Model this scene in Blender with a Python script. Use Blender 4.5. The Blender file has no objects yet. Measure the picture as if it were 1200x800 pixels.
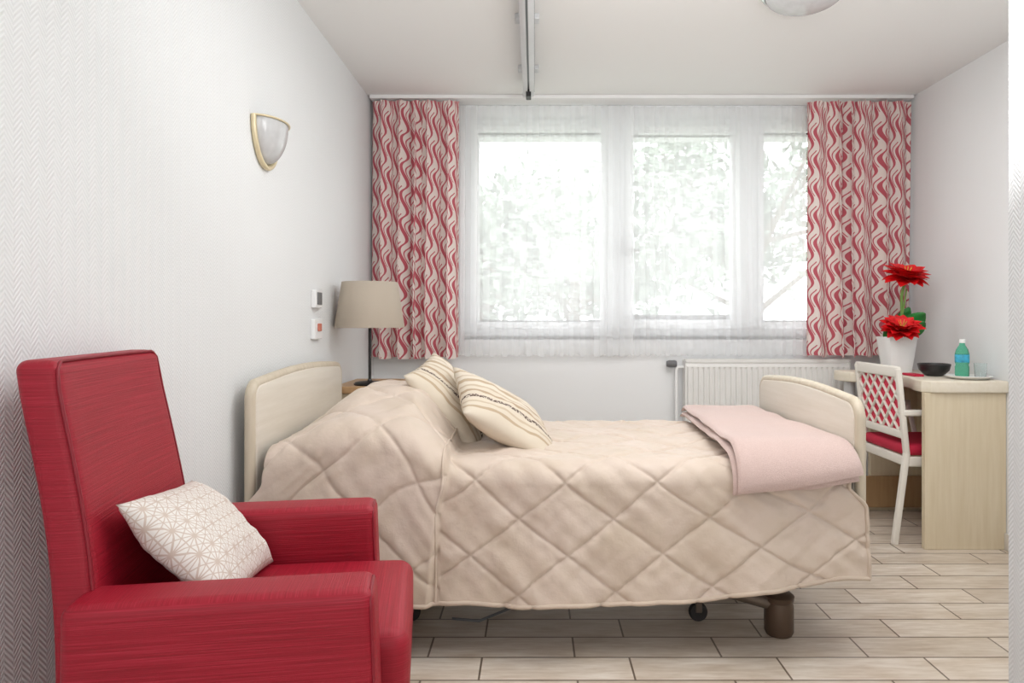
import bpy, bmesh, math, random
from mathutils import Vector, Matrix, noise
random.seed(7)
S=bpy.context.scene
D=bpy.data
S.view_settings.view_transform='Standard'
S.view_settings.look='None'
S.view_settings.exposure=0
pi=math.pi
def sm(a,b,x):
    t=max(0,min(1,(x-a)/(b-a))); return t*t*(3-2*t)
def lin(c):
    return tuple(((v/255)/12.92 if v/255<=0.04045 else ((v/255+0.055)/1.055)**2.4) for v in c[:3])+(1,)
# ---------------- materials
class M:
    def __init__(s,name,col=(200,200,200),rough=0.6,metal=0,**k):
        s.m=D.materials.new(name); s.m.use_nodes=True
        s.nt=s.m.node_tree; s.b=s.nt.nodes['Principled BSDF']; s.out=s.nt.nodes['Material Output']
        s.b.inputs['Base Color'].default_value=lin(col); s.b.inputs['Roughness'].default_value=rough; s.b.inputs['Metallic'].default_value=metal
        for a,v in k.items(): s.b.inputs[a.replace('_',' ')].default_value=v
    def n(s,t,**k):
        nd=s.nt.nodes.new(t)
        for a,v in k.items(): setattr(nd,a,v)
        return nd
    def l(s,a,b): s.nt.links.new(a,b)
    def math(s,op,a,b=None,c=None):
        nd=s.n('ShaderNodeMath',operation=op)
        for i,v in enumerate((a,b,c)):
            if v is None: continue
            if isinstance(v,(int,float)): nd.inputs[i].default_value=v
            else: s.l(v,nd.inputs[i])
        return nd.outputs[0]
    def coord(s,kind='Object',scale=(1,1,1),loc=(0,0,0)):
        tc=s.n('ShaderNodeTexCoord'); mp=s.n('ShaderNodeMapping'); mp.inputs['Scale'].default_value=scale; mp.inputs['Location'].default_value=loc
        s.l(tc.outputs[kind],mp.inputs[0]); return mp.outputs[0]
    def noise(s,vec,scale=5,detail=3,rough=.5):
        nd=s.n('ShaderNodeTexNoise'); s.l(vec,nd.inputs['Vector']); nd.inputs['Scale'].default_value=scale; nd.inputs['Detail'].default_value=detail; nd.inputs['Roughness'].default_value=rough
        return nd.outputs[0]
    def ramp(s,f,stops):
        nd=s.n('ShaderNodeValToRGB'); s.l(f,nd.inputs[0]); e=nd.color_ramp.elements
        while len(e)<len(stops): e.new(.5)
        for i,(p,c) in enumerate(stops): e[i].position=p; e[i].color=lin(c)
        return nd.outputs[0]
    def mix(s,f,a,b):
        nd=s.n('ShaderNodeMix',data_type='RGBA')
        if isinstance(f,(int,float)): nd.inputs[0].default_value=f
        else: s.l(f,nd.inputs[0])
        for i,v in ((6,a),(7,b)):
            if isinstance(v,tuple): nd.inputs[i].default_value=lin(v)
            else: s.l(v,nd.inputs[i])
        return nd.outputs[2]
    def bump(s,h,strength=.3,dist=.01):
        nd=s.n('ShaderNodeBump'); nd.inputs['Strength'].default_value=strength; nd.inputs['Distance'].default_value=dist
        s.l(h,nd.inputs['Height']); s.l(nd.outputs[0],s.b.inputs['Normal'])
    def color(s,o): s.l(o,s.b.inputs['Base Color'])
def sep(m,v):
    nd=m.n('ShaderNodeSeparateXYZ'); m.l(v,nd.inputs[0]); return nd.outputs

def simple(name,c,rough=.5,metal=0,nz=0.04,scale=8,**k):
    m=M(name,c,rough,metal,**k); v=m.coord()
    f=m.noise(v,scale)
    a=tuple(max(0,x*(1-nz)) for x in c); b=tuple(min(255,x*(1+nz)) for x in c)
    m.color(m.ramp(f,[(.3,a),(.7,b)])); return m.m

def wallpaper(name,axis,c):
    m=M(name,c,.75); v=sep(m,m.coord())
    y=v[axis]; z=v[2]
    zig=m.math('PINGPONG',y,.022)
    s=m.math('ADD',m.math('MULTIPLY',zig,1.2),z)
    r=m.math('SINE',m.math('MULTIPLY',s,2*pi/.012))
    col=m.math('ABSOLUTE',m.math('SUBTRACT',zig,.011))
    h=m.math('ADD',m.math('MULTIPLY',r,.5),m.math('MULTIPLY',col,25))
    nz=m.noise(m.coord(),60,3)
    h=m.math('ADD',h,m.math('MULTIPLY',nz,.5))
    cc=tuple(x-8 for x in c)
    m.color(m.ramp(m.math('ADD',m.math('MULTIPLY',r,.5),.5),[(0.1,cc),(.8,c)]))
    m.bump(h,.36,.0025)
    return m.m
mat_wallL=wallpaper('wallpaper_herringbone',1,(239,241,242))
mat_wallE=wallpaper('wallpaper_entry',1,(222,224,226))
mat_wall=M('wall_paint',(241,242,243),.8); mat_wall.bump(mat_wall.noise(mat_wall.coord(),180,4),.2,.002); mat_wall=mat_wall.m
mat_ceil=M('ceiling_paint',(240,240,239),.85); mat_ceil.bump(mat_ceil.noise(mat_ceil.coord(),120,4),.05,.002); mat_ceil=mat_ceil.m
def floor_mat():
    m=M('wood_look_tiles',(210,200,188),.36)
    v=m.coord(loc=(.17,.044,0))
    br=m.n('ShaderNodeTexBrick'); m.l(v,br.inputs['Vector'])
    br.offset=.37; br.offset_frequency=2
    br.inputs['Scale'].default_value=1
    br.inputs['Brick Width'].default_value=.48; br.inputs['Row Height'].default_value=.142
    br.inputs['Mortar Size'].default_value=.0034; br.inputs['Mortar Smooth'].default_value=.1
    br.inputs['Color1'].default_value=lin((236,227,216)); br.inputs['Color2'].default_value=lin((214,203,190)); br.inputs['Mortar'].default_value=lin((128,114,100))
    br.inputs['Bias'].default_value=-.1
    g=m.noise(m.coord(scale=(3,26,1)),2.5,5,.6)
    g2=m.noise(m.coord(scale=(1,3,1)),4,4,.6)
    gr=m.ramp(g,[(.3,(228,221,213)),(.7,(255,255,255))])
    gr2=m.ramp(g2,[(.3,(232,225,217)),(.65,(255,255,255))])
    a=m.n('ShaderNodeMix',data_type='RGBA',blend_type='MULTIPLY'); a.inputs[0].default_value=1; m.l(br.outputs[0],a.inputs[6]); m.l(gr,a.inputs[7])
    b=m.n('ShaderNodeMix',data_type='RGBA',blend_type='MULTIPLY'); b.inputs[0].default_value=1; m.l(a.outputs[2],b.inputs[6]); m.l(gr2,b.inputs[7])
    m.color(b.outputs[2])
    h=m.math('SUBTRACT',m.math('MULTIPLY',g,.15),br.outputs['Fac'])
    m.bump(h,.3,.003)
    return m.m
mat_floor=floor_mat()
mat_white=simple('white_lacquer',(240,240,240),.4,nz=.01)
mat_frame=simple('window_frame_white',(236,238,240),.4,nz=.01)
mat_alu=simple('rail_light_grey',(208,209,211),.4,.1,nz=.02)
mat_alud=simple('rail_dark_groove',(120,122,126),.4,.3,nz=.02)
mat_dark=simple('dark_rubber',(45,42,42),.6)
mat_black=simple('black_metal',(28,27,27),.45,nz=.05)
mat_base=simple('baseboard_tile',(222,216,208),.4)
mat_rad=simple('radiator_enamel',(236,235,232),.35,nz=.01)
mat_bronze=simple('bronze_plastic',(92,74,60),.4,.3)
mat_steel=simple('bed_steel',(112,100,90),.4,.5)
def wood(name,c1,c2,rough=.4,axis=2):
    m=M(name,c1,rough); sc=[22,22,22]; sc[axis]=1.5
    m.color(m.ramp(m.noise(m.coord(scale=tuple(sc)),2,4,.6),[(.3,c1),(.7,c2)])); return m.m
mat_birch=wood('pale_birch',(220,204,174),(230,216,190))
mat_bedwood=wood('bed_ivory_wood',(224,216,202),(233,226,214),axis=1)
mat_bedwood2=wood('bed_edge_wood',(202,190,168),(215,203,183))
mat_desktop=wood('desk_top_wood',(232,222,202),(240,231,215),.3,axis=1)
mat_brown=wood('warm_wood',(176,140,100),(190,155,115))
mat_chairwood=wood('chair_frame_wood',(232,226,216),(240,235,226))
# red leatherette
def red():
    m=M('red_leatherette',(160,12,36),.48,Specular_IOR_Level=.4)
    n1=m.noise(m.coord(scale=(4,4,420)),1,5,.65)
    n2=m.noise(m.coord(scale=(420,4,4)),1,5,.65)
    geo=m.n('ShaderNodeTexCoord'); nz=sep(m,geo.outputs['Normal'])[2]
    f=m.math('GREATER_THAN',m.math('ABSOLUTE',nz),.7)
    mx=m.n('ShaderNodeMix',data_type='FLOAT'); m.l(f,mx.inputs[0]); m.l(n1,mx.inputs[2]); m.l(n2,mx.inputs[3])
    h=mx.outputs[0]
    m.color(m.ramp(h,[(.3,(136,8,30)),(.5,(156,14,38)),(.72,(180,38,60))]))
    m.bump(h,.35,.003)
    return m.m
mat_red=red()
mat_redpipe=simple('red_piping',(134,8,32),.45)
mat_redseat=simple('red_fabric',(190,24,60),.7)
mat_redin=simple('red_inset_fabric',(216,50,80),.7)
# curtain pattern
def curtain():
    m=M('curtain_wave_print',(235,220,215),.85)
    s=sep(m,m.coord('UV')); u,v=s[0],s[1]
    P=.031; W=.165
    ph=m.math('MULTIPLY',v,2*pi/W)
    phu=m.math('ADD',ph,m.math('MULTIPLY',u,2*pi/.21))
    sh=m.math('MULTIPLY',m.math('SINE',phu),.011)
    k=m.math('DIVIDE',m.math('ADD',u,sh),P)
    fr=m.math('ABSOLUTE',m.math('SUBTRACT',m.math('FRACT',k),.5))
    th=m.math('ADD',.175,m.math('MULTIPLY',m.math('SINE',m.math('ADD',phu,1.3)),.10))
    a=m.math('LESS_THAN',fr,th)
    fr2=m.math('ABSOLUTE',m.math('SUBTRACT',m.math('FRACT',m.math('ADD',k,m.math('ADD',.5,m.math('MULTIPLY',m.math('COSINE',phu),.10)))),.5))
    b=m.math('MULTIPLY',m.math('LESS_THAN',fr2,.06),m.math('GREATER_THAN',m.math('SINE',phu),-.5))
    f=m.math('MAXIMUM',a,b)
    nz=m.noise(m.coord('UV'),900,2)
    c0,c1=(232,220,214),(188,88,100)
    m.color(m.mix(f,c0,c1))
    m.bump(nz,.15,.001)
    tr=m.n('ShaderNodeBsdfTranslucent'); cc=m.mix(f,c0,c1); m.l(cc,tr.inputs[0])
    ms=m.n('ShaderNodeMixShader'); ms.inputs[0].default_value=.06
    m.l(m.b.outputs[0],ms.inputs[1]); m.l(tr.outputs[0],ms.inputs[2]); m.l(ms.outputs[0],m.out.inputs[0])
    return m.m
mat_curtain=curtain()
def sheer():
    m=M('sheer_voile',(250,251,252),.9)
    tr=m.n('ShaderNodeBsdfTranslucent'); tr.inputs[0].default_value=lin((251,252,253))
    tp=m.n('ShaderNodeBsdfTransparent')
    m1=m.n('ShaderNodeMixShader'); m1.inputs[0].default_value=.5
    m.l(m.b.outputs[0],m1.inputs[1]); m.l(tr.outputs[0],m1.inputs[2])
    lw=m.n('ShaderNodeLayerWeight'); lw.inputs[0].default_value=.35
    f=m.math('ADD',m.math('MULTIPLY',lw.outputs['Facing'],.28),.60)
    m2=m.n('ShaderNodeMixShader'); m.l(f,m2.inputs[0]); m.l(tp.outputs[0],m2.inputs[1]); m.l(m1.outputs[0],m2.inputs[2])
    m.l(m2.outputs[0],m.out.inputs[0]); return m.m
mat_sheer=sheer()
def pane():
    m=M('window_glass',(255,255,255),.0)
    tp=m.n('ShaderNodeBsdfTransparent'); gl=m.n('ShaderNodeBsdfGlossy'); gl.inputs['Roughness'].default_value=.02
    ms=m.n('ShaderNodeMixShader'); ms.inputs[0].default_value=.05
    m.l(tp.outputs[0],ms.inputs[1]); m.l(gl.outputs[0],ms.inputs[2]); m.l(ms.outputs[0],m.out.inputs[0]); return m.m
mat_pane=pane()
def duv():
    m=M('quilt_satin_beige',(214,194,178),.55,Sheen_Weight=.15)
    n=m.noise(m.coord(),6,4)
    m.color(m.ramp(n,[(.3,(210,193,175)),(.7,(220,203,190))]))
    m.bump(m.noise(m.coord(),24,6,.6),.4,.007); return m.m
mat_duvet=duv()
mat_hem=simple('quilt_hem',(206,189,172),.7)
mat_blanket=M('pink_fleece',(214,186,180),.95,Sheen_Weight=.3)
mat_blanket.color(mat_blanket.ramp(mat_blanket.noise(mat_blanket.coord(),300,3),[(.3,(204,178,171)),(.7,(217,193,186))]))
mat_blanket.bump(mat_blanket.noise(mat_blanket.coord(),400,3),.5,.003); mat_blanket=mat_blanket.m
def stripe_pillow(off=0.):
    m=M('striped_pillow_fabric',(225,214,198),.8)
    s=sep(m,m.coord('UV')); v=s[1]; u=s[0]
    col=m.n('ShaderNodeValToRGB'); m.l(v,col.inputs[0]); r=col.color_ramp; r.interpolation='CONSTANT'
    A_=(220,208,190); B_=(190,169,142)
    st=[(0,A_),(.10,B_),(.13,A_),(.18,(202,184,160)),(.21,A_),(.27,(90,70,60)),(.32,A_),(.38,(182,159,132)),(.43,A_),(.50,(200,182,158)),(.53,(224,213,197)),(.60,B_),(.66,(224,213,197)),(.72,(202,185,162)),(.75,(224,213,197)),(.84,B_),(.88,A_)]
    while len(r.elements)<len(st): r.elements.new(.5)
    for i,(p,c) in enumerate(st): r.elements[i].position=p; r.elements[i].color=lin(c)
    band=m.math('MULTIPLY',m.math('GREATER_THAN',v,.265),m.math('LESS_THAN',v,.325))
    wv=m.noise(m.coord('UV',(60,30,1)),1,2)
    gap=m.math('MULTIPLY',band,m.math('GREATER_THAN',wv,.53))
    m.color(m.mix(gap,col.outputs[0],(214,201,184)))
    m.bump(m.noise(m.coord('UV'),200,3),.3,.002); return m.m
mat_pillow=stripe_pillow()
def star():
    m=M('geometric_cushion_fabric',(240,236,230),.8)
    s=sep(m,m.coord('UV',(1,1.5,1))); u,v=s[0],s[1]
    P=.14; res=None
    for i in range(6):
        a=i*pi/6
        d=m.math('ADD',m.math('MULTIPLY',u,math.cos(a)),m.math('MULTIPLY',v,math.sin(a)))
        per=P*.5*math.sqrt(3) if i%2==0 else P*.5
        f=m.math('ABSOLUTE',m.math('SUBTRACT',m.math('FRACT',m.math('ADD',m.math('DIVIDE',d,per),.5)),.5))
        g=m.math('LESS_THAN',f,.04 if i%2==0 else .05)
        res=g if res is None else m.math('MAXIMUM',res,g)
    m.color(m.mix(res,(234,230,225),(206,190,178)))
    return m.m
mat_star=star()
mat_shade=M('lampshade_linen',(208,197,182),.9)
mat_shade.bump(mat_shade.noise(mat_shade.coord(scale=(1,1,1)),300,2),.3,.002)
_tr=mat_shade.n('ShaderNodeBsdfTranslucent'); _tr.inputs[0].default_value=lin((222,208,190)); _ms=mat_shade.n('ShaderNodeMixShader'); _ms.inputs[0].default_value=.3
mat_shade.l(mat_shade.b.outputs[0],_ms.inputs[1]); mat_shade.l(_tr.outputs[0],_ms.inputs[2]); mat_shade.l(_ms.outputs[0],mat_shade.out.inputs[0]); mat_shade=mat_shade.m
mat_brass=simple('brushed_cream_brass',(218,204,170),.35,.3,nz=.03)
mat_frost=simple('frosted_glass',(198,199,200),.1,nz=.03,scale=30)
mat_chrome=simple('chrome',(215,215,215),.12,.95,nz=.01)
mat_petal=simple('red_petal',(215,14,22),.5,nz=.12,scale=40)
mat_leaf=simple('green_leaf',(40,120,50),.5,nz=.2,scale=20)
mat_stem=simple('green_stem',(104,140,62),.5,nz=.1)
mat_yel=simple('stamen',(225,190,80),.6)
mat_blackbowl=simple('black_ceramic',(38,36,38),.35,nz=.2,scale=60)
mat_ceramic=simple('white_ceramic',(243,243,241),.25,nz=.01)
mat_bottle=M('green_bottle_plastic',(130,228,195),.08,Transmission_Weight=.85,IOR=1.15); mat_bottle.bump(mat_bottle.noise(mat_bottle.coord(),20,1),.02,.001); mat_bottle=mat_bottle.m
mat_glass=M('clear_glass',(245,250,250),.02,Transmission_Weight=.95,IOR=1.3); mat_glass.bump(mat_glass.noise(mat_glass.coord(),20,1),.01,.001); mat_glass=mat_glass.m
mat_label=simple('bottle_label',(60,160,190),.5,nz=.2,scale=40)
mat_bark=simple('bark',(130,120,110),.9)
mat_fol=M('foliage',(120,140,105),.8); mat_fol.color(mat_fol.ramp(mat_fol.noise(mat_fol.coord(),3,3),[(.3,(116,130,118)),(.7,(156,168,154))])); mat_fol=mat_fol.m
mat_grass=simple('lawn',(150,158,142),.9,nz=.2)
mat_redmark=simple('red_button',(205,120,100),.5)
mat_grey=simple('grey_plastic',(110,110,112),.5)
# ---------------- mesh helpers
def empty(name,loc=(0,0,0),rotz=0):
    e=D.objects.new(name,None); e.location=loc; e.rotation_euler=(0,0,rotz); e.empty_display_size=.1; S.collection.objects.link(e); return e
def mk(name,verts,faces,mat,parent=None,smooth=True,uvs=None,mats=None,fm=None):
    me=D.meshes.new(name); me.from_pydata([tuple(v) for v in verts],[],faces)
    if uvs:
        ul=me.uv_layers.new(name='UVMap')
        for lp in me.loops: ul.data[lp.index].uv=uvs[lp.vertex_index]
    for p in me.polygons: p.use_smooth=smooth
    for x in (mats or [mat]): me.materials.append(x)
    if fm:
        for p,i in zip(me.polygons,fm): p.material_index=i
    me.update()
    o=D.objects.new(name,me); S.collection.objects.link(o)
    if parent: o.parent=parent
    return o
def grid_faces(nx,ny,off=0,flip=False,wrapx=False):
    f=[]
    for i in range(nx-1 if not wrapx else nx):
        for j in range(ny-1):
            a=i*ny+j; b=((i+1)%nx)*ny+j
            q=(a+off,b+off,b+1+off,a+1+off)
            f.append(q[::-1] if flip else q)
    return f
def autosmooth(o,ang=40):
    bm=bmesh.new(); bm.from_mesh(o.data)
    for e in bm.edges:
        if len(e.link_faces)==2 and e.calc_face_angle(0)>math.radians(ang): e.smooth=False
    bm.to_mesh(o.data); bm.free(); return o
def soft(name,size,r,mat,parent=None,loc=(0,0,0),fn=None,sub=10,rseg=3,rot=None):
    h=[s/2 for s in size]
    r=min(r,min(h)*.98)
    ax=[]
    for a in h:
        c=[]
        for k in range(rseg+1): c.append(-a+r*(k/rseg))
        inner=max(1,int(sub*min(1,(2*(a-r))/max(size)*1.0)+.5))
        for k in range(1,inner): c.append(-a+r+2*(a-r)*k/inner)
        for k in range(rseg+1): c.append(a-r+r*k/rseg)
        ax.append(c)
    bm=bmesh.new(); cache={}
    def V(i,j,k):
        key=(i,j,k)
        if key in cache: return cache[key]
        p=Vector((ax[0][i],ax[1][j],ax[2][k]))
        q=Vector([max(-(h[n]-r),min(h[n]-r,p[n])) for n in range(3)])
        d=p-q
        if d.length>1e-9: p=q+d.normalized()*r
        if fn: p=Vector(fn(p))
        cache[key]=bm.verts.new(p); return cache[key]
    N=[len(a)-1 for a in ax]
    for d in range(3):
        u,v=(d+1)%3,(d+2)%3
        for side in (0,N[d]):
            for i in range(N[u]):
                for j in range(N[v]):
                    q=[]
                    for (a,b) in ((i,j),(i+1,j),(i+1,j+1),(i,j+1)):
                        idx=[0,0,0]; idx[d]=side; idx[u]=a; idx[v]=b; q.append(V(*idx))
                    if side==0: q=q[::-1]
                    try: bm.faces.new(q)
                    except: pass
    me=D.meshes.new(name); bm.to_mesh(me); bm.free()
    for p in me.polygons: p.use_smooth=True
    me.materials.append(mat)
    o=D.objects.new(name,me); S.collection.objects.link(o); o.location=loc
    if rot: o.rotation_euler=rot
    if parent: o.parent=parent
    return o
def box(name,a,b,mat,parent=None,bev=0.0,seg=2):
    bm=bmesh.new(); bmesh.ops.create_cube(bm,size=1)
    c=[(x+y)/2 for x,y in zip(a,b)]; s=[abs(y-x) for x,y in zip(a,b)]
    for v in bm.verts: v.co=Vector((v.co.x*s[0]+c[0],v.co.y*s[1]+c[1],v.co.z*s[2]+c[2]))
    if bev>0: bmesh.ops.bevel(bm,geom=bm.edges[:],offset=min(bev,min(s)*.45),segments=seg,affect='EDGES',profile=.5)
    me=D.meshes.new(name); bm.to_mesh(me); bm.free(); me.materials.append(mat)
    o=D.objects.new(name,me); S.collection.objects.link(o)
    if parent: o.parent=parent
    return o
def boxes(name,lst,mat,parent=None,bev=0):
    bm=bmesh.new()
    for a,b in lst:
        r=bmesh.ops.create_cube(bm,size=1); vs=r['verts']
        for v in vs:
            v.co=Vector([ (v.co[i]+.5)*(b[i]-a[i])+a[i] for i in range(3)])
    if bev: bmesh.ops.bevel(bm,geom=bm.edges[:],offset=bev,segments=2,affect='EDGES',profile=.5)
    bmesh.ops.recalc_face_normals(bm,faces=bm.faces[:])
    me=D.meshes.new(name); bm.to_mesh(me); bm.free(); me.materials.append(mat)
    o=D.objects.new(name,me); S.collection.objects.link(o)
    if parent: o.parent=parent
    return o
def lathe(name,prof,mat,parent=None,loc=(0,0,0),n=40,rot=None,ang=2*pi,a0=0,sc=(1,1,1)):
    full=abs(ang-2*pi)<1e-6; m=n if full else n+1
    vs=[]
    for i in range(m):
        a=a0+ang*i/n
        for r,z in prof: vs.append((r*math.cos(a)*sc[0],r*math.sin(a)*sc[1],z*sc[2]))
    o=mk(name,vs,grid_faces(m,len(prof),wrapx=full),mat,parent)
    bm=bmesh.new(); bm.from_mesh(o.data); bmesh.ops.remove_doubles(bm,verts=bm.verts[:],dist=1e-5); bmesh.ops.recalc_face_normals(bm,faces=bm.faces[:]); bm.to_mesh(o.data); bm.free()
    autosmooth(o,45); o.location=loc
    if rot: o.rotation_euler=rot
    return o
def tube(name,pts,r,mat,parent=None,n=10,closed=False,radii=None):
    cu=D.curves.new(name,'CURVE'); cu.dimensions='3D'; sp=cu.splines.new('POLY'); sp.points.add(len(pts)-1)
    for i,p in enumerate(pts): sp.points[i].co=(*p,1); sp.points[i].radius=(radii[i] if radii else 1)
    sp.use_cyclic_u=closed; cu.bevel_depth=r; cu.bevel_resolution=max(2,n//4); cu.use_fill_caps=True
    tmp=D.objects.new(name+'_c',cu); S.collection.objects.link(tmp)
    dg=bpy.context.evaluated_depsgraph_get(); me=D.meshes.new_from_object(tmp.evaluated_get(dg)); me.name=name
    D.objects.remove(tmp); D.curves.remove(cu)
    for p in me.polygons: p.use_smooth=True
    me.materials.clear(); me.materials.append(mat)
    o=D.objects.new(name,me); S.collection.objects.link(o)
    if parent: o.parent=parent
    return o
def prism(name,poly,z0,z1,mat,parent=None,bev=.0,plane='xy'):
    bm=bmesh.new()
    def P(a,b,c): return (a,b,c) if plane=='xy' else ((c,a,b) if plane=='yz' else (a,c,b))
    bt=[bm.verts.new(P(x,y,z0)) for x,y in poly]; tp=[bm.verts.new(P(x,y,z1)) for x,y in poly]
    n=len(poly); bm.faces.new(bt[::-1]); bm.faces.new(tp)
    for i in range(n): bm.faces.new((bt[i],bt[(i+1)%n],tp[(i+1)%n],tp[i]))
    bmesh.ops.recalc_face_normals(bm,faces=bm.faces[:])
    if bev:
        es=[e for e in bm.edges if len(e.link_faces)==2 and e.calc_face_angle(0)>.8]
        bmesh.ops.bevel(bm,geom=es,offset=bev,segments=3,affect='EDGES',profile=.5)
    me=D.meshes.new(name); bm.to_mesh(me); bm.free(); me.materials.append(mat)
    for p in me.polygons: p.use_smooth=True
    o=D.objects.new(name,me); S.collection.objects.link(o); autosmooth(o,30)
    if parent: o.parent=parent
    return o
def cushion(name,w,d,t,mat,parent=None,n=36,seed=0):
    vs=[];uv=[]
    for side in (1,-1):
        for i in range(n):
            for j in range(n):
                u=-1+2*i/(n-1); v=-1+2*j/(n-1)
                x=w/2*u*(1-.06*(1-v*v)); y=d/2*v*(1-.06*(1-u*u))
                e=max(0,(1-abs(u)**3))*max(0,(1-abs(v)**3))
                z=side*t/2*e**.55
                nn=noise.noise(Vector((u*2+seed,v*2,side*3)))*.012*e**.5+noise.noise(Vector((u*6+seed,v*6,side*3)))*.005*e**.3
                vs.append((x,y,z+nn)); uv.append(((u+1)/2,(v+1)/2))
    f=grid_faces(n,n)+grid_faces(n,n,n*n,True)
    o=mk(name,vs,f,mat,parent,uvs=uv)
    bm=bmesh.new(); bm.from_mesh(o.data); bmesh.ops.remove_doubles(bm,verts=bm.verts[:],dist=1e-5); bm.to_mesh(o.data); bm.free()
    return o

# ================= ROOM
H=2.436; XL=-.99; XR=2.264; YB=4.2; YF=-1.6
box('floor',(XL-.15,YF-.15,-.1),(XR+.15,YB+.35,0),mat_floor)
box('ceiling',(XL-.15,YF-.15,H),(XR+.15,YB+.35,H+.12),mat_ceil)
box('wall_left',(XL-.15,YF-.15,0),(XL,YB,H),mat_wallL)
box('wall_right',(XR,YF-.15,0),(XR+.15,YB,H),mat_wall)
box('wall_front',(XL,YF-.15,0),(XR,YF,H),mat_wall)
EY=1.6; EX=556/800*EY
box('wall_entry',(EX,YF,0),(XR,EY,H),mat_wallE)
wx0,wx1,wz0,wz1=-.43,1.95,1.0,2.36
boxes('wall_back',[((XL-.15,YB,0),(wx0,YB+.3,H)),((wx1,YB,0),(XR+.15,YB+.3,H)),((wx0,YB,0),(wx1,YB+.3,wz0)),((wx0,YB,wz1),(wx1,YB+.3,H))],mat_wall)
box('baseboard_back',(XL,YB-.012,0),(XR,YB,.08),mat_base,bev=.003)
box('baseboard_right',(XR-.012,EY,0),(XR,YB-.012,.08),mat_base,bev=.003)
box('baseboard_left',(XL,YF,0),(XL+.012,YB-.012,.08),mat_base,bev=.003)

# window
W=empty('window_1')
fy0,fy1=YB+.06,YB+.12
m1a,m1b,m2a,m2b=.455,.565,1.28,1.39
boxes('outer_frame',[((wx0,fy0,wz0),(wx0+.05,fy1,wz1)),((wx1-.05,fy0,wz0),(wx1,fy1,wz1)),((wx0+.05,fy0,wz0),(wx1-.05,fy1,wz0+.05)),((wx0+.05,fy0,wz1-.05),(wx1-.05,fy1,wz1)),
 ((m1a,fy0-.01,wz0+.05),(m1b,fy1,wz1-.05)),((m2a,fy0-.01,wz0+.05),(m2b,fy1,wz1-.05))],mat_frame,W,bev=.004)
def sash(n,a,b,t):
    z0,z1=wz0+.052,wz1-.052; y0,y1=fy0-.02,fy1-.02
    boxes('sash_%d'%n,[((a,y0,z0),(a+t,y1,z1)),((b-t,y0,z0),(b,y1,z1)),((a+t,y0,z0),(b-t,y1,z0+t)),((a+t,y0,z1-t),(b-t,y1,z1))],mat_frame,W,bev=.004)
    box('glass_%d'%n,(a+t,fy0+.03,z0+t),(b-t,fy0+.034,z1-t),mat_pane,W)
    boxes('gasket_%d'%n,[((a+t,fy0+.02,z0+t),(b-t,fy0+.045,z0+t+.012)),((a+t,fy0+.02,z1-t-.006),(b-t,fy0+.045,z1-t))],mat_dark,W)
sash(1,wx0+.052,m1a-.002,.035); sash(2,m1b+.002,m2a-.002,.05); sash(3,m2b+.002,wx1-.052,.035)
boxes('handle',[((.545,fy0-.05,1.50),(.575,fy0-.01,1.62)),((.55,fy0-.07,1.52),(.64,fy0-.05,1.54))],mat_grey,W,bev=.004)
box('window_sill',(wx0,YB-.0,wz0-.02),(wx1,YB+.3,wz0),mat_frame,W)
box('shutter_box',(wx0,YB+.16,wz1-.09),(wx1,YB+.3,wz1),mat_frame,W)
boxes('safety_rail',[((m1b+.03,YB+.17,wz0+.10),(m2a-.03,YB+.19,wz0+.135))],mat_dark,W,bev=.004)

# outside
box('lawn',(-14,YB+.8,-.6),(18,40,-.5),mat_grass)
def tree(name,x,y,h,r,nl,seed):
    rnd=random.Random(seed); vs=[];fs=[];fm=[]
    def limb(p,q,r0,r1):
        p=Vector(p);q=Vector(q);d=(q-p).normalized(); a=d.orthogonal().normalized(); b=d.cross(a); base=len(vs)
        for c,rr in ((p,r0),(q,r1)):
            for k in range(7): vs.append(c+(a*math.cos(k*2*pi/7)+b*math.sin(k*2*pi/7))*rr)
        for k in range(7): fs.append((base+k,base+(k+1)%7,base+7+(k+1)%7,base+7+k)); fm.append(0)
    top=Vector((x,y,-.5+h*.55)); limb((x,y,-.5),top,.16,.09)
    ends=[]
    for k in range(14):
        a=rnd.random()*2*pi; s=Vector((x,y,-.5+h*(.25+.3*rnd.random()))); e=s+Vector((math.cos(a)*r*.75,math.sin(a)*r*.75,h*.3*rnd.random()+.2)); limb(s,e,.05,.02); ends.append(e)
        for j in range(3):
            e2=e+Vector((rnd.gauss(0,.4),rnd.gauss(0,.4),rnd.gauss(.2,.4)))*r*.5; limb(e,e2,.02,.008); ends.append(e2)
    for k in range(nl):
        c=rnd.choice(ends); p=c+Vector((rnd.gauss(0,1),rnd.gauss(0,1),rnd.gauss(0,.8)))*r*.2
        a=Vector((rnd.gauss(0,1),rnd.gauss(0,1),rnd.gauss(0,1))).normalized(); b=a.orthogonal().normalized(); s=.09+.06*rnd.random(); base=len(vs)
        vs.extend([p-a*s,p+b*s*.5,p+a*s,p-b*s*.5]); fs.append((base,base+1,base+2,base+3)); fm.append(1)
    return mk(name,vs,fs,None,smooth=False,mats=[mat_bark,mat_fol],fm=fm)
tree('garden_tree',-1.0,9.5,3.7,1.4,2600,1)
tree('garden_tree.001',3.4,10.5,5.2,1.8,3600,2)
tree('garden_tree.002',.9,15,4.6,2.0,3400,3)
tree('garden_tree.003',-4.5,14,5.5,1.8,3000,4)

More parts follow.
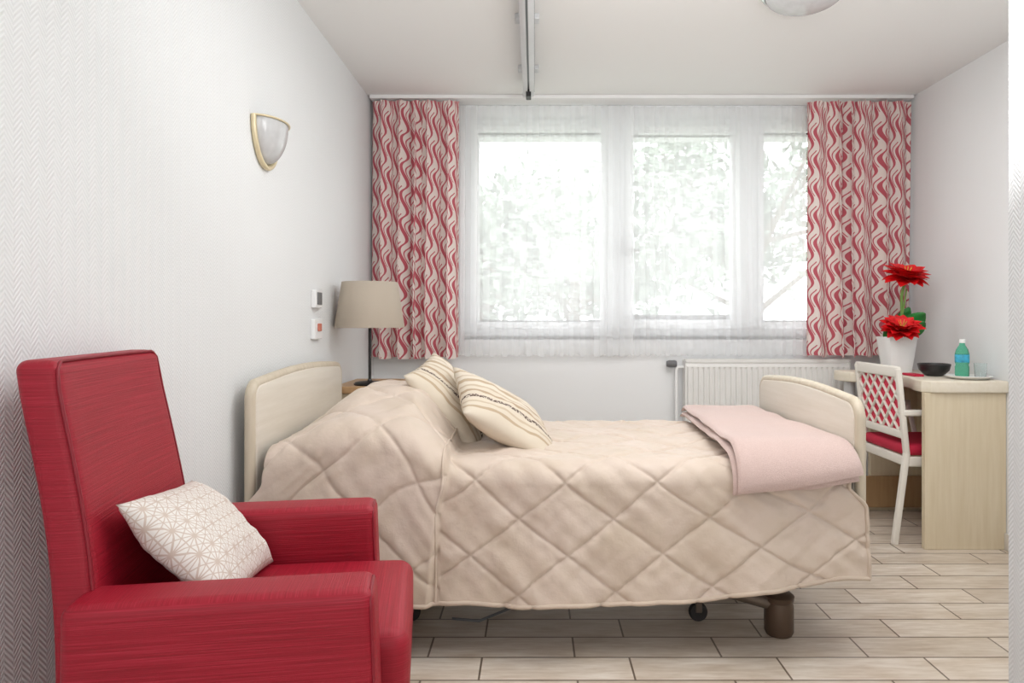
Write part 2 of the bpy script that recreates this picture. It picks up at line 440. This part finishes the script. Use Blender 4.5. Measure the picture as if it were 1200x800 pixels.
# ================= CURTAINS
def cloth(name,x0,x1,z0,z1,y,nf,amp,mat,nx=260,nz=50,ratio=1.6,seed=0,header=True,sway=.01,parent=None):
    vs=[];uv=[]
    for i in range(nx):
        s=i/(nx-1)
        for j in range(nz):
            t=j/(nz-1); z=z0+(z1-z0)*t
            top=sm(.9,1,t) if header else 0
            ph=2*pi*nf*s+.9*math.sin(2*pi*s*1.7+seed)+.5*math.sin(2*pi*s*3.1+seed*2)+.35*(1-t)*math.sin(seed+s*9)
            A=amp*(1-.55*top)*(.75+.25*math.sin(s*17+seed))*(.85+.25*(1-t))
            yy=y+A*math.sin(ph)+.12*A*math.sin(2*ph+1)
            xx=x0+(x1-x0)*s+A*.30*math.sin(2*ph+.4)+sway*math.sin(5*(1-t)+seed)*(1-t)*math.sin(pi*s)
            if top>0: yy+=.008*math.sin(2*pi*nf*3*s)*top
            zz=z-(.006*math.cos(ph) if j==0 else 0)
            vs.append((xx,yy,zz)); uv.append((s*(x1-x0)*ratio+seed*.13,z))
    return mk(name,vs,grid_faces(nx,nz),mat,parent,uvs=uv)
cloth('curtain',-.968,-.445,.875,2.405,4.06,5.5,.058,mat_curtain,seed=1)
cloth('curtain.001',1.62,2.24,.885,2.40,4.055,6.5,.058,mat_curtain,seed=2.3)
sc=empty('sheer_curtain')
cloth('panel_1',-.455,.60,.885,2.40,4.140,15,.011,mat_sheer,nx=460,nz=24,seed=.5,header=False,parent=sc)
cloth('panel_2',.40,1.66,.885,2.40,4.158,18,.009,mat_sheer,nx=520,nz=24,seed=3.5,header=False,parent=sc)
tr=empty('curtain_rail')
box('track',(-.975,4.04,2.414),(2.25,4.175,2.436),mat_white,tr,bev=.004)

# ================= RADIATOR
R=empty('radiator')
x0,x1=.907,1.90; zt=.865; zb=.26; yf=4.10
vs=[];N=int((x1-x0)/.033)
nx=N*8+1
for i in range(nx):
    x=x0+.01+(x1-x0-.02)*i/(nx-1)
    g=.009*(1 if (i%8) in (0,1,7) else 0) 
    for z,e in ((zb,1),(zb+.02,0),(zb+.05,0),(zt-.06,0),(zt-.045,0),(zt-.02,1)):
        k=0 if (z<zb+.03 or z>zt-.05) else g
        vs.append((x,yf+k+(.008 if e else 0),z))
mk('front_panel',vs,grid_faces(nx,6,flip=False),mat_rad,R,smooth=False)
box('rear_panel',(x0+.01,yf+.05,zb),(x1-.01,yf+.06,zt-.02),mat_rad,R)
boxes('side_covers',[((x0,yf,zb),(x0+.01,yf+.075,zt-.01)),((x1-.01,yf,zb),(x1,yf+.075,zt-.01))],mat_rad,R,bev=.002)
gr=[((x0,yf,zt-.02),(x1,yf+.008,zt)),((x0,yf+.067,zt-.02),(x1,yf+.075,zt))]
for i in range(48):
    xx=x0+.01+i*(x1-x0-.02)/47; gr.append(((xx-.003,yf+.008,zt-.006),(xx+.003,yf+.067,zt-.001)))
boxes('top_grille',gr,mat_rad,R)
tube('supply_pipe',[(.865,4.15,.03),(.865,4.15,.80),(.875,4.15,.815),(.91,4.15,.815)],.011,mat_white,R)
tube('return_pipe',[(.845,4.17,.03),(.845,4.17,.30),(.91,4.15,.30)],.009,mat_white,R)
lathe('thermostat_valve',[(0,0),(.018,0),(.022,.01),(.022,.045),(.017,.06),(0,.06)],mat_grey,R,(.865,4.15,.835),n=20,rot=(0,-pi/2,0))
box('wall_bracket',(1.3,yf+.06,.6),(1.34,YB+.001,.66),mat_rad,R)

# ================= CEILING RAIL
T=empty('ceiling_lift_rail')
prof=[(-.062,2.415),(-.062,2.355),(-.04,2.345),(-.036,2.345),(-.036,2.36),(-.026,2.36),(-.026,2.345),(-.02,2.345),(0,2.355),(0,2.415)]
prism('rail',[(a,b) for a,b in prof],.2,3.82,mat_alu,T,plane='xz')
box('groove',(-.0365,.2,2.358),(-.0255,3.82,2.361),mat_alud,T)
box('side_groove',(0,.2,2.375),(.0015,3.82,2.40),mat_alud,T)
box('end_cap',(-.064,3.82,2.343),(.002,3.835,2.417),mat_white,T,bev=.003)
for i,y in enumerate((.6,1.9,3.0,3.6)):
    box('bracket_%d'%i,(-.085,y-.03,2.412),(.023,y+.03,2.4365),mat_alu,T,bev=.004)
box('trolley_stop',(-.045,3.72,2.32),(-.017,3.79,2.36),mat_black,T,bev=.004)

# ================= CEILING LAMP
C=empty('ceiling_lamp')
lathe('rim',[(.165,0),(.172,-.01),(.168,-.028),(.155,-.034),(.15,-.02)],mat_chrome,C,(1.08,2.72,H),n=64)
lathe('glass_dome',[(0,-.1)]+[(.152*math.sin(a),-.03-.07*math.cos(a)) for a in [k*pi/2/14 for k in range(1,15)]],mat_frost,C,(1.08,2.72,H),n=64)
# ================= WALL SCONCE (quarter bowl)
K=empty('wall_sconce')
sx,sy,sz=XL,2.50,1.820
vs=[];n1,n2=28,18
Rw,Rd,Rh=.11,.075,.15
for i in range(n1):
    a=pi*i/(n1-1)
    for j in range(n2):
        b=pi/2*j/(n2-1)
        yy=-math.cos(a); rr=math.sin(a)
        vs.append((sx+.006+Rd*rr*math.sin(b),sy+Rw*yy,sz-Rh*rr*math.cos(b)))
mk('glass_bowl',vs,grid_faces(n1,n2),mat_frost,K)
arc=[(sx+.010,sy-Rw*1.06*math.cos(pi*i/30),sz-Rh*1.08*math.sin(pi*i/30)) for i in range(31)]
tube('wall_rim',arc,.010,mat_brass,K)
arc=[(sx+.006+Rd*1.04*math.sin(pi*i/30),sy-Rw*1.04*math.cos(pi*i/30),sz) for i in range(31)]
tube('top_rim',arc,.004,mat_brass,K)
prism('mounting_plate',[(sy-Rw*1.04*math.cos(pi*i/30),sz-Rh*1.04*math.sin(pi*i/30)) for i in range(31)],XL,XL+.006,mat_brass,K,plane='yz')
# ================= wall switches
Q=empty('wall_intercom')
box('plate',(XL,3.03,1.155),(XL+.022,3.12,1.235),mat_white,Q,bev=.004)
box('screen',(XL+.022,3.045,1.17),(XL+.026,3.105,1.225),mat_grey,Q,bev=.001)
Q=empty('nurse_call_switch')
box('plate',(XL,3.02,1.015),(XL+.02,3.13,1.105),mat_white,Q,bev=.004)
box('red_button',(XL+.02,3.055,1.05),(XL+.027,3.10,1.085),mat_redmark,Q,bev=.003)

# ================= BEDSIDE CABINET + LAMP
B=empty('bedside_cabinet')
box('body',(-.96,3.31,.06),(-.52,3.72,.745),mat_birch,B,bev=.004)
box('top',(-.975,3.29,.745),(-.505,3.74,.78),mat_brown,B,bev=.006)
box('drawer_front',(-.519,3.33,.56),(-.508,3.70,.73),mat_birch,B,bev=.003)
box('door_front',(-.519,3.33,.09),(-.508,3.70,.55),mat_birch,B,bev=.003)
for i,(a,b) in enumerate(((-.92,3.35),(-.56,3.35),(-.92,3.68),(-.56,3.68))): lathe('caster_%d'%i,[(0,0),(.02,0),(.024,.02),(.02,.06),(0,.06)],mat_dark,B,(a,b,0),n=16)
L=empty('table_lamp',(-.815,3.385,.78))
lathe('base',[(0,0),(.075,0),(.078,.006),(.07,.014),(.012,.02),(.008,.03)],mat_black,L)
lathe('pole',[(0,.02),(.0075,.02),(.0075,.50),(0,.50)],mat_black,L,n=14)
lathe('shade',[(.166,.285),(.168,.283),(.170,.288),(.136,.506),(.134,.508),(.132,.504),(.166,.287)],mat_shade,L,n=56)
tube('shade_ring',[(.133*math.cos(a*pi/20),.133*math.sin(a*pi/20),.503) for a in range(40)],.0025,mat_black,L,closed=True)
tube('spider_1',[(-.133,0,.503),(0,0,.50),(.133,0,.503)],.002,mat_black,L); tube('spider_2',[(0,-.133,.503),(0,0,.50),(0,.133,.503)],.002,mat_black,L)
lathe('bulb',[(0,.47),(.02,.45),(.03,.42),(.02,.38),(.012,.36),(0,.36)],mat_ceramic,L,n=20)

# ================= BED
bed=empty('hospital_bed')
YN,YFr=2.25,3.24; ZT=.62
def board(name,xa,xb,zt,y0,y1,zb,r=.075):
    pts=[]
    n=10
    pts.append((y0,zb)); 
    for k in range(n+1):
        a=pi-k*pi/2/n; pts.append((y0+r+r*math.cos(a),zt-.02-r+r*math.sin(a)))
    for k in range(1,8):
        s=k/8; pts.append((y0+r+(y1-y0-2*r)*s,zt-.02+.02*math.sin(pi*s)))
    for k in range(n+1):
        a=pi/2-k*pi/2/n; pts.append((y1-r+r*math.cos(a),zt-.02-r+r*math.sin(a)))
    pts.append((y1,zb))
    prism(name,pts,xa,xb,mat_bedwood,bed,bev=.008,plane='yz')
    return pts
ph=board('headboard',-.955,-.915,.905,2.25,3.25,.30,.05)
pf=board('footboard',1.062,1.102,.845,2.27,3.22,.26,.06)
for nm,x in (('headboard_edge',-.935),('footboard_edge',1.082)):
    P=ph if x<0 else pf
    tube(nm,[(x,a+( .004 if a>2.75 else -.004),b+.003) for a,b in P],.0185,mat_bedwood2,bed)
boxes('side_rails',[((-.915,2.32,.36),(1.062,2.36,.42)),((-.915,3.12,.36),(1.062,3.16,.42)),((-.6,2.36,.36),(-.56,3.12,.41)),((.75,2.36,.36),(.79,3.12,.41))],mat_steel,bed,bev=.004)
soft('mattress',(1.94,.90,.16),.05,mat_white,bed,(.075,2.745,.51))
tube('floor_beam',[(-.72,2.75,.115),(.87,2.75,.115)],.026,mat_steel,bed)
for i,(x,y) in enumerate(((-.72,2.40),(.86,2.40),(-.72,3.08),(.86,3.08))):
    lathe('foot_%d'%i,[(0,0),(.044,0),(.05,.012),(.05,.10),(.046,.115),(.05,.12),(.052,.135),(.04,.145),(0,.145)],mat_bronze,bed,(x,y,0),n=28)
for i,(x,y) in enumerate(((.60,2.5),(-.45,2.5))):
    lathe('caster_%d'%i,[(0,-.012),(.03,-.012),(.034,-.006),(.034,.006),(.03,.012),(0,.012)],mat_dark,bed,(x,y,.034),n=20,rot=(pi/2,0,0))
    box('caster_fork_%d'%i,(x-.012,y-.018,.034),(x+.012,y+.018,.36),mat_steel,bed,bev=.004)
for i,y in enumerate((2.40,3.08)):
    tube('lift_arm_a%d'%i,[(.86,y,.10),(.62,y,.165),(.50,y,.36)],.026,mat_steel,bed); tube('lift_arm_b%d'%i,[(-.7,y,.13),(-.35,y,.36)],.02,mat_steel,bed)
tube('motor',[(.05,2.75,.25),(.35,2.75,.25)],.05,mat_dark,bed)
boxes('cross_members',[((-.75,2.40,.10),(-.69,3.08,.13)),((.83,2.40,.10),(.89,3.08,.13))],mat_steel,bed)

# bedspread
hf,hn,r=.34,.44,.065; Wd=YFr-YN
segs=[hf-r,pi/2*r,Wd-2*r,pi/2*r,hn-r]; LT=sum(segs)
def cross(v):
    if v<segs[0]: return YFr,ZT-hf+v,1,0,-(1-v/segs[0])
    v-=segs[0]
    if v<segs[1]:
        a=v/r; return YFr-r+r*math.cos(a),ZT-r+r*math.sin(a),math.cos(a),math.sin(a),0
    v-=segs[1]
    if v<segs[2]: return YFr-r-v,ZT,0,1,0
    v-=segs[2]
    if v<segs[3]:
        a=v/r; return YN+r-r*math.sin(a),ZT-r+r*math.cos(a),-math.sin(a),math.cos(a),0
    v-=segs[3]
    return YN,ZT-r-v,-1,0,min(1,v/segs[4])
def hump(x): return .19*sm(-.25,-.46,x)*(1-.88*sm(-.62,-.93,x))
def surf(x,v,off=0.0,raw=False):
    y,z,ny,nz,d=cross(max(0,min(LT,v)))
    g=(.6+.4*sm(YN,YN+.40,y))*(.8+.2*sm(YFr,YFr-.2,y))
    hp=hump(x)*g*((1-abs(d)) if d!=0 else 1)
    dd=max(0,d)
    st=.024*sm(-.278,-.298,x+.03*dd)*(1 if d>-.01 else 0)*sm(LT*.2,LT*.45,v)
    xw=x+.012*noise.noise(Vector((x*3,v*3,7))); vw=v+.012*noise.noise(Vector((x*3,v*3,17)))
    a=xw/.30+vw/.235; b=xw/.30-vw/.235+.3
    if x<-.29: a+=.35;b-=.2
    sa=abs(math.sin(pi*a)); sb=abs(math.sin(pi*b))
    mm=min(sa,sb)
    puff=.0085*(1-math.exp(-mm*12)) + .003*(1-math.exp(-mm*3)) +.002*sa*sb
    puck=math.exp(-mm*3.0)*noise.noise(Vector((x*34,v*34,2)))*.0045
    nn=noise.noise(Vector((x*5,v*5,1)))*.009+noise.noise(Vector((x*13,v*9,4)))*.005*(1+dd)
    w1=noise.noise(Vector(((x+v)*3.5,(x-v)*17,9)))
    nn+=w1*.005+noise.noise(Vector(((x-v)*5,(x+v)*24,19)))*.0025
    hang=dd**1.2*.035+dd*.016*math.sin(x*9+1.2)+dd*dd*.012*math.sin(x*21)
    o=off if raw else off+puff+puck+nn+st
    y2=y+ny*o-hang*(1 if d>0 else 0)
    z2=z+nz*o+hp
    if d>0: z2+=dd*(.08*sm(.35,1.0,x)+.03*sm(-.3,-.9,x)+.006*math.sin(x*2*pi/.30))
    fl=sm(0,.25,dd)
    x2=x+ (x-.08)*.055*fl if d>0 else x
    return Vector((x2,y2,z2))
nxg,nvg=460,400; vs=[]
xa,xb=-.885,1.035
for i in range(nxg):
    x=xa+(xb-xa)*i/(nxg-1)
    for j in range(nvg):
        vs.append(surf(x,LT*j/(nvg-1)))
q=mk('bedspread',vs,grid_faces(nxg,nvg,flip=True),mat_duvet,bed)
sol=q.modifiers.new('s','SOLIDIFY'); sol.thickness=.012; sol.offset=-1
tube('bedspread_hem',[surf(xa+(xb-xa)*k/200,LT) for k in range(201)],.0075,mat_hem,bed)
tube('bedspread_hem_foot',[surf(xb,LT*(.62+.38*k/60)) for k in range(61)],.007,mat_hem,bed)
tube('bedspread_fold_edge',[surf(-.30,LT*(.5+.5*k/80),.002) for k in range(81)],.004,mat_duvet,bed)

# folded blanket
bl=empty('folded_blanket')
def layer(name,x0f,x1f,x0n,x1n,v0,v1,o0,th,seed):
    nx,nv=60,110; vs=[]
    for side in (1,-1):
        for i in range(nx):
            for j in range(nv):
                s=-1+2*i/(nx-1); t=j/(nv-1); tt=-1+2*t
                v=v0+(v1-.018*(s+1)-v0)*t
                x0=x0f+(x0n-x0f)*t; x1=x1f+(x1n-x1f)*t
                x=(x0+x1)/2+(x1-x0)/2*s
                x+=.006*noise.noise(Vector((t*5,seed,s)))
                e=max(0,(1-abs(s)**14))*max(0,(1-abs(tt)**40))
                wr=.012*noise.noise(Vector((x*6,v*6,seed)))
                p=surf(x,v,o0+wr+side*th/2*e**.5,raw=True)
                dd=cross(v)[4]
                if dd>0: p.x=x
                vs.append(p)
    f=grid_faces(nx,nv,flip=True)+grid_faces(nx,nv,nx*nv,False)
    mk(name,vs,f,mat_blanket,bl)
vn=segs[0]+segs[1]+segs[2]+segs[3]
layer('layer_bottom',.69,1.03,.64,1.055,segs[0]+segs[1]*.6,vn+.022,.046,.026,1)
layer('layer_top',.70,1.035,.65,1.06,segs[0]+segs[1]*.6,vn+.012,.071,.026,2)

# cushions on bed
for nm,c,ry,rx,rz,w in (('throw_pillow',(-.335,2.82,.765),50,10,-8,.42),('throw_pillow.001',(-.115,2.66,.728),33,18,12,.45)):
    o=cushion(nm,w,w*.98,.13,mat_pillow,seed=len(nm)); o.location=c
    o.matrix_world=Matrix.Translation(c)@Matrix.Rotation(math.radians(rz),4,'Z')@Matrix.Rotation(math.radians(rx),4,'X')@Matrix.Rotation(math.radians(ry),4,'Y')

# ================= ARMCHAIR
AX=(-.635,1.475,0)
A=empty('armchair',AX,math.radians(9))
def backfn(p):
    z=p.z+.74
    t=(z-.44)/.6; tc=max(0,min(1,t))
    x=p.x-.080*t+.014*math.sin(tc*pi)
    w=1.0+.22*(1-tc)-.05*math.sin(tc*pi)
    if p.x>0: x-=.014*(1-(p.y/.25)**2)*tc
    return (x,p.y*w,p.z)
soft('backrest',(.078,.465,.74),.022,mat_red,A,(-.19,-.012,.660),fn=backfn,sub=20,rseg=4)
pts=[]
for yy,zz in [(-.228,-.3+.62*k/16) for k in range(17)]+[(-.224,.352),(-.21,.364)]+[(-.2+.4*k/10,.367) for k in range(11)]+[(.21,.364),(.224,.352)]+[(.228,.32-.62*k/16) for k in range(17)]:
    q_=backfn(Vector((.034,yy,zz))); pts.append((q_[0]-.19,q_[1]-.012,q_[2]+.660))
tube('piping_back',pts,.0032,mat_redpipe,A)
def armfn(sgn):
    def f(p):
        z=p.z; x=p.x
        if x>.0: x+=.05*((.31-z)/.5)*(x/.3)**2*.6
        y=p.y+sgn*.012*(.3-z)
        return (x,y,z)
    return f
soft('arm_near',(.505,.115,.50),.024,mat_red,A,(.050,-.275,.378),fn=armfn(-1),sub=14,rseg=4)
soft('arm_far',(.475,.115,.50),.024,mat_red,A,(.028,.275,.378),fn=armfn(1),sub=14,rseg=4)
def seatfn(p):
    z=p.z+(.02*(1-(p.y/.25)**2)*(1-(p.x/.33)**2) if p.z>0 else 0)
    return (p.x,p.y,z)
soft('seat_cushion',(.57,.435,.15),.035,mat_red,A,(.08,0,.42),fn=seatfn,sub=14,rseg=4)
soft('seat_base',(.53,.44,.20),.02,mat_red,A,(.08,0,.235),sub=6)
for i,(x,y) in enumerate(((.24,-.27),(.24,.27),(-.15,-.27),(-.15,.27))):
    lathe('leg_%d'%i,[(0,0),(.016,0),(.024,.13),(0,.13)],mat_brown,A,(x,y,0),n=16)
for nm,sg,xc,hl,fnn in (('near',-1,.050,.2525,armfn(-1)),('far',1,.028,.2375,armfn(1))):
    pts=[]
    for (yy,zz) in ((-.05,-.24),(-.05,.215),(-.047,.232),(-.030,.243),(.030,.243),(.047,.232),(.05,.215),(.05,-.24)):
        q_=fnn(Vector((hl-.006,yy,zz))); pts.append((xc+q_[0],sg*.275+q_[1],.378+q_[2]))
    tube('piping_'+nm,pts,.0032,mat_redpipe,A)
cu=cushion('lumbar_cushion',.28,.42,.115,mat_star,seed=3)
Am=Matrix.Translation(AX)@Matrix.Rotation(math.radians(9),4,'Z')
cu.matrix_world=Am@Matrix.Translation((-.070,-.0,.635))@Matrix.Rotation(math.radians(-7),4,'X')@Matrix.Rotation(math.radians(46),4,'Y')

# ================= DESK
DK=empty('desk')
poly=[(2.262,3.25),(1.95,3.25),(1.895,3.262),(1.868,3.295),(1.865,3.34),(1.88,3.40),(1.905,3.46),(1.915,3.55),(1.91,3.65),(1.885,3.74),(1.83,3.80),(1.775,3.84),(1.75,3.90),(1.75,3.99),(1.78,4.01),(2.262,4.01)]
prism('desk_top',poly,.752,.81,mat_desktop,DK,bev=.008)
box('front_panel',(1.872,3.27,0),(2.262,3.30,.752),mat_birch,DK,bev=.003)
box('end_panel',(1.95,3.96,0),(2.262,3.99,.752),mat_birch,DK,bev=.003)
box('modesty_panel',(2.22,3.30,.30),(2.24,3.96,.752),mat_birch,DK,bev=.003)
lathe('leg',[(0,0),(.03,0),(.03,.752),(0,.752)],mat_alu,DK,(1.82,3.94,0),n=20)
box('foot_rail',(1.80,3.94,.02),(2.26,3.96,.20),mat_brown,DK,bev=.003)

# ================= DESK CHAIR
CH=empty('desk_chair',(1.80,3.56,0),math.radians(0))
def bar(nm,p,q,sx,sy,mat=mat_chairwood,r=.008):
    p=Vector(p);q=Vector(q);L_=(q-p).length
    o=soft(nm,(sx,sy,L_+.004),r,mat,CH,tuple((p+q)/2),sub=3,rseg=2)
    d=(q-p).normalized(); o.rotation_mode='QUATERNION'; o.rotation_quaternion=Vector((0,0,1)).rotation_difference(d); return o
for s,n_ in ((-1,'near'),(1,'far')):
    y=.205*s
    bar('rear_leg_'+n_,(-.03,y,0),(.03,y,.45),.03,.028)
    bar('back_post_'+n_,(.03,y,.44),(-.015,y*1.02,.86),.028,.028)
    bar('front_leg_'+n_,(.40,y,0),(.39,y,.44),.03,.028)
    bar('arm_'+n_,(.01,y*1.02,.645),(.27,y*1.02,.645),.03,.035)
    bar('arm_post_'+n_,(.26,y*1.02,.645),(.31,y,.43),.024,.024)
    bar('side_rail_'+n_,(.03,y,.405),(.39,y,.405),.05,.02)
bar('top_rail',(-.013,-.215,.845),(-.013,.215,.845),.026,.055)
bar('lower_rail',(.018,-.2,.535),(.018,.2,.535),.022,.04)
bar('front_rail',(.39,-.2,.405),(.39,.2,.405),.02,.05); bar('rear_rail',(.03,-.2,.405),(.03,.2,.405),.02,.05)
def bp(y,z): return (-.013+( .845-z)*.1,y,z)
def clipline(y0,sl):
    ya,za,yb,zb_=y0,.55,y0+sl*.275,.825
    t0,t1=0,1
    for L_,sg in ((-.195,1),(.195,-1)):
        fa=(ya-L_)*sg; fb=(yb-L_)*sg
        if fa<0 and fb<0: return None
        if fa<0: t0=max(t0,fa/(fa-fb))
        elif fb<0: t1=min(t1,fa/(fa-fb))
    if t1-t0<.05: return None
    return (ya+(yb-ya)*t0,za+(zb_-za)*t0,ya+(yb-ya)*t1,za+(zb_-za)*t1)
k=0
for sl in (.9,-.9):
    for i in range(-7,8):
        c=clipline(i*.082,sl)
        if c:
            tube('lattice_%d'%k,[bp(c[0],c[1]),bp(c[2],c[3])],.0074,mat_chairwood,CH,n=8); k+=1
mk('red_inset',[(-.013+.004+(.845-z)*.1,y,z) for z,y in ((.55,-.19),(.55,.19),(.83,.19),(.83,-.19))],[(0,1,2,3)],mat_redin,CH)
soft('seat_pad',(.40,.42,.055),.024,mat_redseat,CH,(.215,0,.46),sub=8)

# ================= DESK ITEMS
DZ=.81
V=empty('flower_arrangement',(1.985,3.74,DZ))
pv=[]
for z,w in ((0,.055),(.004,.06),(.19,.083),(.2,.084),(.2,.076),(.17,.074)): 
    for a in range(32):
        t=a/32*2*pi; c,s=math.cos(t),math.sin(t); m=(abs(c)**6+abs(s)**6)**(-1/6)
        pv.append((c*m*w,s*m*w,z))
f=[]
for j in range(5):
    for a in range(32): f.append((j*32+a,j*32+(a+1)%32,(j+1)*32+(a+1)%32,(j+1)*32+a))
f.append(tuple(range(31,-1,-1)))
autosmooth(mk('vase',pv,f,mat_ceramic,V),35)
mk('soil',[(-.07,-.07,.18),(.07,-.07,.18),(.07,.07,.18),(-.07,.07,.18)],[(0,1,2,3)],mat_leaf,V)
def flower(nm,c,R_,tilt,seed):
    rnd=random.Random(seed); vs=[];fs=[]
    for ring,(cnt,el,rr) in enumerate(((10,.05,1.0),(10,.4,.95),(9,.8,.8),(7,1.15,.62))):
        for k in range(cnt):
            a=2*pi*(k+.5*ring)/cnt+rnd.uniform(-.12,.12); e=el+rnd.uniform(-.12,.12); Lp=R_*rr*rnd.uniform(.9,1.08); wd=R_*.33
            base=len(vs); n=8;m=5
            for i in range(n):
                t=i/(n-1); w=wd*math.sin(pi*min(1,(t*.93+.07))**.8)*.95+.001
                rad=Lp*t*math.cos((e-.6*t*t)*.8); z=Lp*(t*math.sin(e)-.15*t*t)
                for j in range(m):
                    s=-1+2*j/(m-1)
                    lx=rad; ly=w*s; lz=z+w*.35*s*s
                    vs.append(Vector((lx*math.cos(a)-ly*math.sin(a),lx*math.sin(a)+ly*math.cos(a),lz)))
            for i in range(n-1):
                for j in range(m-1):
                    q=base+i*m+j; fs.append((q,q+1,q+m+1,q+m))
    Mx=Matrix.Translation(c)@Matrix.Rotation(tilt[1],4,'Z')@Matrix.Rotation(tilt[0],4,'X')
    mk(nm,[Mx@v for v in vs],fs,mat_petal,V)
    for k in range(6):
        a=k; tube(nm+'_stamen_%d'%k,[Mx@Vector((0,0,.01)),Mx@Vector((.02*math.cos(a),.02*math.sin(a),R_*.5))],.0015,mat_yel,V)
flower('bloom_top',(.038,-.02,.515),.135,(.35,.2),1)
flower('bloom_low',(-.012,-.075,.235),.115,(.5,-.3),2)
tube('stem_1',[(.01,0,.17),(.03,0,.32),(.022,-.01,.42),(.038,-.02,.52)],.008,mat_stem,V)
tube('stem_2',[(-.01,0,.17),(-.02,-.04,.22),(-.012,-.07,.25)],.007,mat_stem,V)
tube('stem_3',[(.02,0,.17),(.02,-.02,.30),(.035,-.02,.40),(.045,-.02,.46)],.004,mat_stem,V)
def leaf(nm,base,tip,w,bend):
    base=Vector(base);tip=Vector(tip);d=tip-base;side=d.cross(Vector((0,1,.1))).normalized();up=side.cross(d).normalized();vs=[]
    n,m=12,5
    for i in range(n):
        t=i/(n-1)
        for j in range(m):
            s=-1+2*j/(m-1); ww=w*math.sin(pi*min(1,t*.96+.02))**.7
            vs.append(base+d*t+side*ww*s+up*(bend*math.sin(pi*t)-.012*(1-s*s)))
    mk(nm,vs,grid_faces(n,m),mat_leaf,V)
leaf('leaf_1',(.05,0,.19),(.135,-.03,.33),.06,.03); leaf('leaf_2',(.05,-.02,.2),(.12,-.06,.28),.05,.02); leaf('leaf_3',(.03,.03,.2),(.08,.02,.36),.045,.02)
leaf('leaf_4',(-.03,-.02,.19),(-.09,-.05,.24),.03,.01)
lathe('black_bowl',[(0,.004),(.035,0),(.045,.004),(.07,.03),(.078,.062),(.074,.064),(.062,.034),(.04,.012),(0,.01)],mat_blackbowl,None,(2.085,3.56,DZ),n=48)
TY=empty('serving_tray')
lathe('plate',[(0,.004),(.08,.002),(.098,.012),(.105,.016),(.101,.018),(.08,.008),(0,.008)],mat_ceramic,TY,(2.145,3.37,DZ),n=48,sc=(1,1,1))
BT=empty('water_bottle',(2.125,3.39,DZ+.009))
lathe('body',[(0,0),(.026,0),(.031,.006),(.031,.05),(.028,.06),(.031,.07),(.031,.115),(.026,.135),(.013,.158),(.012,.17),(0,.17)],mat_bottle,BT,n=32)
lathe('label',[(.0315,.072),(.032,.073),(.032,.11),(.0315,.111)],mat_label,BT,n=32)
lathe('cap',[(0,.168),(.015,.168),(.015,.187),(0,.188)],mat_ceramic,BT,n=24)
lathe('drinking_glass',[(0,.003),(.022,0),(.024,.002),(.029,.07),(.0275,.07),(.022,.006),(0,.006)],mat_glass,None,(2.19,3.35,DZ+.009),n=32)
box('red_napkin',(1.95,3.50,DZ),(2.0,3.62,DZ+.012),mat_redseat,bev=.003)
tube('power_cable',[(-.30,2.50,.008),(-.2,2.48,.008),(-.08,2.6,.008),(.0,2.72,.008),(.1,2.75,.20)],.005,mat_grey,bed)

# ================= LIGHT
w=D.worlds.new('sky'); S.world=w; w.use_nodes=True
bg=w.node_tree.nodes['Background']; bg.inputs[0].default_value=(.97,.985,1,1); bg.inputs[1].default_value=4.1
def area(nm,loc,tgt,sx,sy,e,c=(1,1,1)):
    l=D.lights.new(nm,'AREA'); l.shape='RECTANGLE'; l.size=sx; l.size_y=sy; l.energy=e; l.color=c
    o=D.objects.new(nm,l); S.collection.objects.link(o); o.location=loc
    o.rotation_euler=(Vector(tgt)-Vector(loc)).to_track_quat('-Z','Y').to_euler(); return o
area('entry_fill_light',(.05,-1.3,1.6),(.6,3,1.0),1.7,1.4,21,(1,.995,.985))  # added fill light behind the camera, no fixture modelled there
area('overhead_fill_light',(.85,2.17,2.40),(.85,2.17,0),2.1,1.0,24,(1,.995,.985))  # unseen light above the frame, added to brighten the room from above
area('bounce_fill_light',(.7,1.2,1.75),(.9,2.3,3),1.2,.8,24,(1,.995,.985))  # added uplight out of frame, brightens the ceiling for soft bounce

# ================= CAMERA
cam=D.cameras.new('camera'); co=D.objects.new('camera',cam); S.collection.objects.link(co)
co.location=(0,0,1.10); co.rotation_euler=(pi/2,0,0)
cam.sensor_width=36; cam.lens=24; cam.shift_x=-26/1200; cam.shift_y=-25/1200; cam.clip_start=.05
S.camera=co
